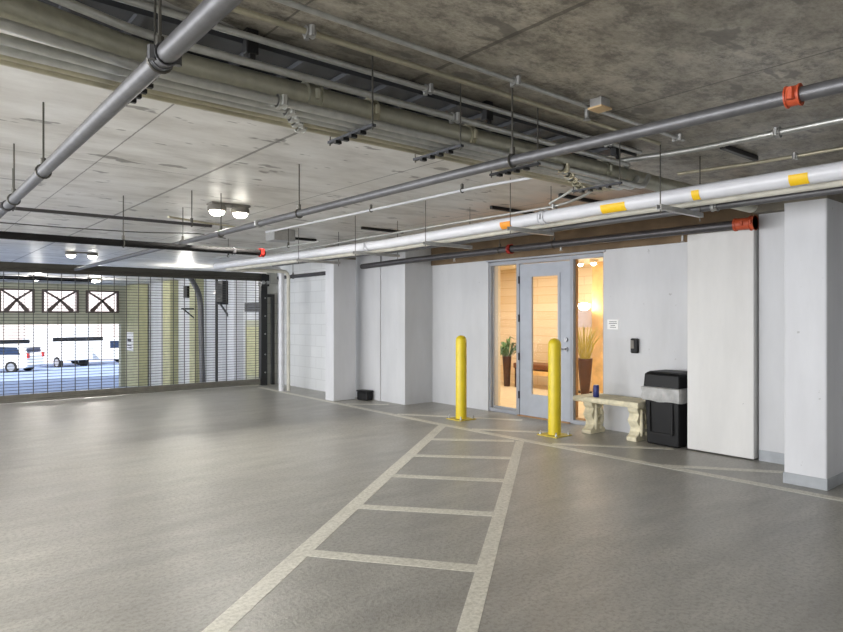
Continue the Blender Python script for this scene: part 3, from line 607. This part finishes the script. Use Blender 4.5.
# wall with openings at Y = 25
WIN = [(-1.62, .06), (.44, 1.35), (1.55, 2.6), (2.74-.05, 3.68), (3.94, 5.07-.02), (5.27, 6.38)]
win = [(1.45, 2.55), (2.70, 3.72), (3.93, 5.06), (5.28, 6.37)]
FY = 25.0
bm = B(); z0, z1, t0, t1 = 1.46, 2.26, 1.06, 2.46
edges = [-9]+[e for p in [(-1.05, -.02), (.2, 1.25)]+win for e in p]+[6.9]
box(bm, -9, 6.9, FY, FY+.3, t0, z0); box(bm, -9, 6.9, FY, FY+.3, z1, t1)
for i in range(0, len(edges), 2): box(bm, edges[i], edges[i+1], FY, FY+.3, z0, z1)
box(bm, 6.45, 6.9, FY, FY+.3, -1.4, t0); box(bm, -9, -4, FY, FY+.3, -1.4, t0)
structbm('wall_street_side', bm, 'facade')
for i, (a_, b_) in enumerate([(-1.05, -.02), (.2, 1.25)]+win):
    f = B(); w_ = .07
    box(f, a_, a_+w_, FY-.04, FY+.06, z0, z1); box(f, b_-w_, b_, FY-.04, FY+.06, z0, z1); box(f, a_+w_, b_-w_, FY-.04, FY+.06, z0, z0+w_*.6); box(f, a_+w_, b_-w_, FY-.04, FY+.06, z1-w_*.6, z1)
    cx, cz = (a_+b_)/2, (z0+z1)/2+.04
    for (ex, ez, tk) in ((a_+w_, z1-.04, .03), (b_-w_, z1-.04, .03), (a_+w_+.12, z0+.04, .075), (b_-w_-.12, z0+.04, .075)):
        dx, dz = ex-cx, ez-cz; l = math.hypot(dx, dz); nx, nz = -dz/l, dx/l; t_ = .035
        prism(f, [(cx-nx*t_, cz-nz*t_), (cx+nx*t_, cz+nz*t_), (ex+nx*tk, ez+nz*tk), (ex-nx*tk, ez-nz*tk)], lambda u, v: (u, FY-.01, v), lambda u, v: (u, FY+.05, v))
    o = link('window_%d' % (i+3), f, 'xframe'); o['kind'] = 'structure'; o['label'] = 'open window with dark X shaped brace in the wall beyond the gate'
# building mass over the garage shades the street
struct('upper_building', (-9, 7.4, 12, 25.4, CZ+.3, 8), 'facade')
struct('wall_right_beyond_gate', (6.85, 7.1, 11.9, 25.0, -1.4, 2.5), 'wall')
struct('wall_end_beyond_gate', (6.0, 6.85, 12.0, 12.15, 0, 2.45), 'blockx')
for i, (y0, y1, x0, mt, lab) in enumerate(((23.0, 24.6, 6.5, 'olive', 'farthest olive pillar beyond the gate carrying a small white sign'), (20.1, 20.8, 6.6, 'olive', 'second olive pillar beyond the gate'), (18.0, 18.45, 6.6, 'olive', 'narrow olive pillar beyond the gate beside the sloping pipe'), (15.35, 15.7, 6.6, 'pillar', 'white pillar beyond the gate beside the black box'))):
    gzz = -(y0-11.9)*.0949-.12
    o = bobj('concrete_pillar', (0, .3, 0, y1-y0, gzz, 2.45), mt, bevel=.01); o.location = (x0, y0, 0); tag(o, lab, 'pillar')
r = thing('notice_sign', (6.495, 24.0, .45), 'small white notice sign on the farthest olive pillar', 'sign')
bobj('plate', (-.02, 0, -.4, .4, -.33, .33), 'sign', r)
bm = B(); box(bm, -.025, -.02, -.2, .25, .0, .1); box(bm, -.025, -.02, -.25, .25, -.16, -.13); box(bm, -.025, -.02, -.25, .25, -.24, -.21); link('lettering', bm, 'ink', r)
o = thing('black_pole', (6.5, 16.2, -.4), 'slim black pole beyond the gate', 'pole'); tobj('shaft', [(0, 0, 0), (0, 0, 2.84)], .035, 'blacksteel', o); bobj('cap', (-.05, .05, -.05, .05, 2.3, 2.4), 'bolt', o)
run('drain_pipe', [(6.15, 17.2, 2.43), (6.15, 16.4, 1.9), (6.15, 16.25, -.35)], .07, 'steelpipe', 'grey drain pipe sloping then dropping beyond the gate', rad=.4)
o = thing('wall_speaker_box', (6.72, 19.6-.9, 2.05), 'black box high on the white wall beyond the gate', 'box'); bobj('body', (-.15, .12, -.15, .15, -.17, .17), 'black', o)
o = thing('wall_bracket', (6.5, 18.1, 1.55), 'dark triangular shelf bracket on the wall beyond the gate', 'bracket')
bm = B(); tube(bm, [(-.25, 0, 0), (.34, 0, 0)], .025, 6); tube(bm, [(-.2, 0, 0), (.34, 0, -.45)], .02, 6); link('frame', bm, 'darksteel', o)
o = thing('wall_cabinet', (6.6, 15.9, 1.9), 'black electrical box on a braced shelf beyond the gate', 'electrical box')
bobj('body', (-.15, .24, -.2, .2, -.2, .35), 'blacksteel', o); bm = B(); tube(bm, [(-.25, 0, -.22), (.24, 0, -.22)], .03, 6); tube(bm, [(-.2, -.15, -.22), (.24, -.15, -.85)], .025, 6); link('brace', bm, 'darksteel', o)
o = thing('utility_cabinet', (6.5, 13.6, 0), 'tall olive grey cabinet just beyond the black gate guide', 'cabinet')
bobj('body', (-.2, .3, -.4, .4, -.2, 1.25), 'facade', o); bobj('door', (-.21, -.2, -.36, .36, .0, 1.1), 'olive', o); bobj('beam', (-.22, .3, -.45, .4, 1.45, 1.65), 'darksteel', o)
for x, y, lab in ((3.1, 20.5, 'left round lamp under the ceiling beyond the gate'), (4.6, 20.6, 'right round lamp under the ceiling beyond the gate')):
    r = thing('ceiling_lamp', (x, y, 2.45), lab, 'ceiling lamp', 'lamps beyond the gate')
    bm = B(); lathe(bm, [(.2, -.001), (.2, -.04), (.16, -.06)], seg=18); link('housing', bm, 'lampcase', r, True)
    bm = B(); lathe(bm, [(.15, -.06), (.12, -.10), (.02, -.12)], seg=18); link('lens', bm, 'lamph', r, True)
    l = lamp('lamp_light', 'POINT', (0, 0, -.25), 45, (1, .96, .88), shadow_soft_size=.1); l.parent = r
lamp('fill_beyond_gate', 'POINT', (5.0, 14.2, 2.2), 35, (1, .97, .9), shadow_soft_size=.1)  # added fill light with no fixture of its own
run('black_pipe', [(-1, 19.0, 2.32), (4.2, 19.2, 2.32)], .05, 'blackpipe', 'black pipe under the low ceiling beyond the gate')

# ------------------------------------------------------------------ street: opposite building and vehicles
BY = 62
st_ = struct('opposite_building', (-30, 60, BY, BY+6, -4, 9), 'brick')
def cbar(x0, x1, z, lab):
    o = thing('clearance_bar', ((x0+x1)/2, 24.85, z), lab, 'clearance bar', 'clearance bars in the exit'); h = (x1-x0)/2
    bm = B(); tube(bm, [(-h, 0, 0), (h, 0, 0)], .07, 12); link('bar', bm, 'awning', o, True)
    for x in (-h+.15, h-.15): tobj('chain', [(x, 0, .06), (x, 0, CZ-z-.001)], .008, 'rod', o, seg=6)
cbar(1.2, 3.55, .50, 'left dark clearance bar hanging in the exit opening beyond the gate')
cbar(4.24, 5.80, .54, 'right dark clearance bar hanging in the exit opening beyond the gate')
def vehicle(name, loc, rz, prof, width, wheels, windows, label, cat, extra=()):
    r = thing(name, loc, label, cat, rz=rz); h = width/2
    bm = B(); prism(bm, prof, lambda u, v: (u, -h, v), lambda u, v: (u, h, v)); link('body', bm, 'carwhite', r, bevel=.06)
    for wx, wr in wheels:
        for s in (-1, 1):
            bm = B(); tube(bm, [(wx, s*(h-.2), wr), (wx, s*(h+.02), wr)], wr, 24); wl = link('wheel', bm, 'tyre', r, True)
            bm = B(); tube(bm, [(wx, s*(h+.015), wr), (wx, s*(h+.035), wr)], wr*.62, 16); link('rim', bm, 'rim', wl, True)
    for poly in windows:
        for s in (-1, 1):
            bm = B(); prism(bm, poly, lambda u, v: (u, s*(h-.01), v), lambda u, v: (u, s*(h+.012), v)); link('side_window', bm, 'carglass', r)
    for dims, mt, nm in extra: bobj(nm, dims, mt, r)
    return r
def pos(px, y):                                    # where the line of sight of a street vehicle meets depth y
    u = (px-421.5)/640; s, c = .6377, .7703
    k = y/(c-u*s); return (k*(s+u*c), y, gz(y))
suv = [(-2.35, .35), (-2.3, .95), (-1.3, 1.08), (-.75, 1.62), (.3, 1.72), (2.0, 1.66), (2.32, 1.05), (2.36, .4), (2.1, .28), (-2.1, .28)]
vehicle('sport_utility_car', (5.0, 47.0, gz(47)), R(-38), suv, 1.85, ((-1.45, .36), (1.4, .36)),
        [[(-1.1, 1.1), (-.65, 1.55), (.2, 1.6), (.25, 1.1)], [(.35, 1.1), (.32, 1.6), (1.75, 1.56), (1.95, 1.1)]],
        'white sport utility car parked at the left edge of the street view', 'car',
        (((2.30, 2.38, -.9, -.7, .9, 1.2), 'tail', 'tail_light'), ((2.30, 2.38, .7, .9, .9, 1.2), 'tail', 'tail_light'), ((2.18, 2.24, -.7, .7, 1.1, 1.5), 'carglass', 'rear_window')))
boxt = [(-1.6, .7), (-1.6, 2.9), (2.6, 2.9), (2.6, .55), (-1.3, .5)]
vehicle('box_truck', (9.2, 52.0, gz(52)), R(-70), boxt, 2.0, ((1.6, .4),), [], 'tall plain white box truck next to the parked white car', 'truck', (((-2.9, -1.65, -.9, .9, .5, 2.0), 'carwhite', 'cab'),))
van = [(-2.4, .35), (-2.4, 1.0), (-1.7, 1.2), (-1.2, 2.0), (2.4, 2.05), (2.45, .35)]
vehicle('van', (12.4, 54.0, gz(54)), R(180), van, 1.9, ((-1.6, .36), (1.5, .36)), [[(-1.5, 1.25), (-1.15, 1.8), (-.5, 1.8), (-.5, 1.25)]], 'low white van parked under the right dark awning', 'van')
sed = [(-2.2, .35), (-2.2, .85), (-1.2, .98), (-.6, 1.42), (.7, 1.45), (1.5, 1.0), (2.2, .92), (2.25, .35)]
vehicle('car', (17.6, 54.5, gz(54.5)), R(180), sed, 1.8, ((-1.35, .38), (1.35, .38)), [[(-1.0, 1.0), (-.55, 1.36), (0, 1.38), (0, 1.0)], [(.1, 1.0), (.1, 1.38), (.65, 1.38), (1.2, 1.02)]], 'white sedan at the right side of the street view', 'car')
o = thing('blue_banner', (15.0, BY-.05, -1.6), 'blue panel on the wall across the street', 'panel'); bobj('panel', (-.8, .8, -.05, .049, -.9, .5), 'blue', o)
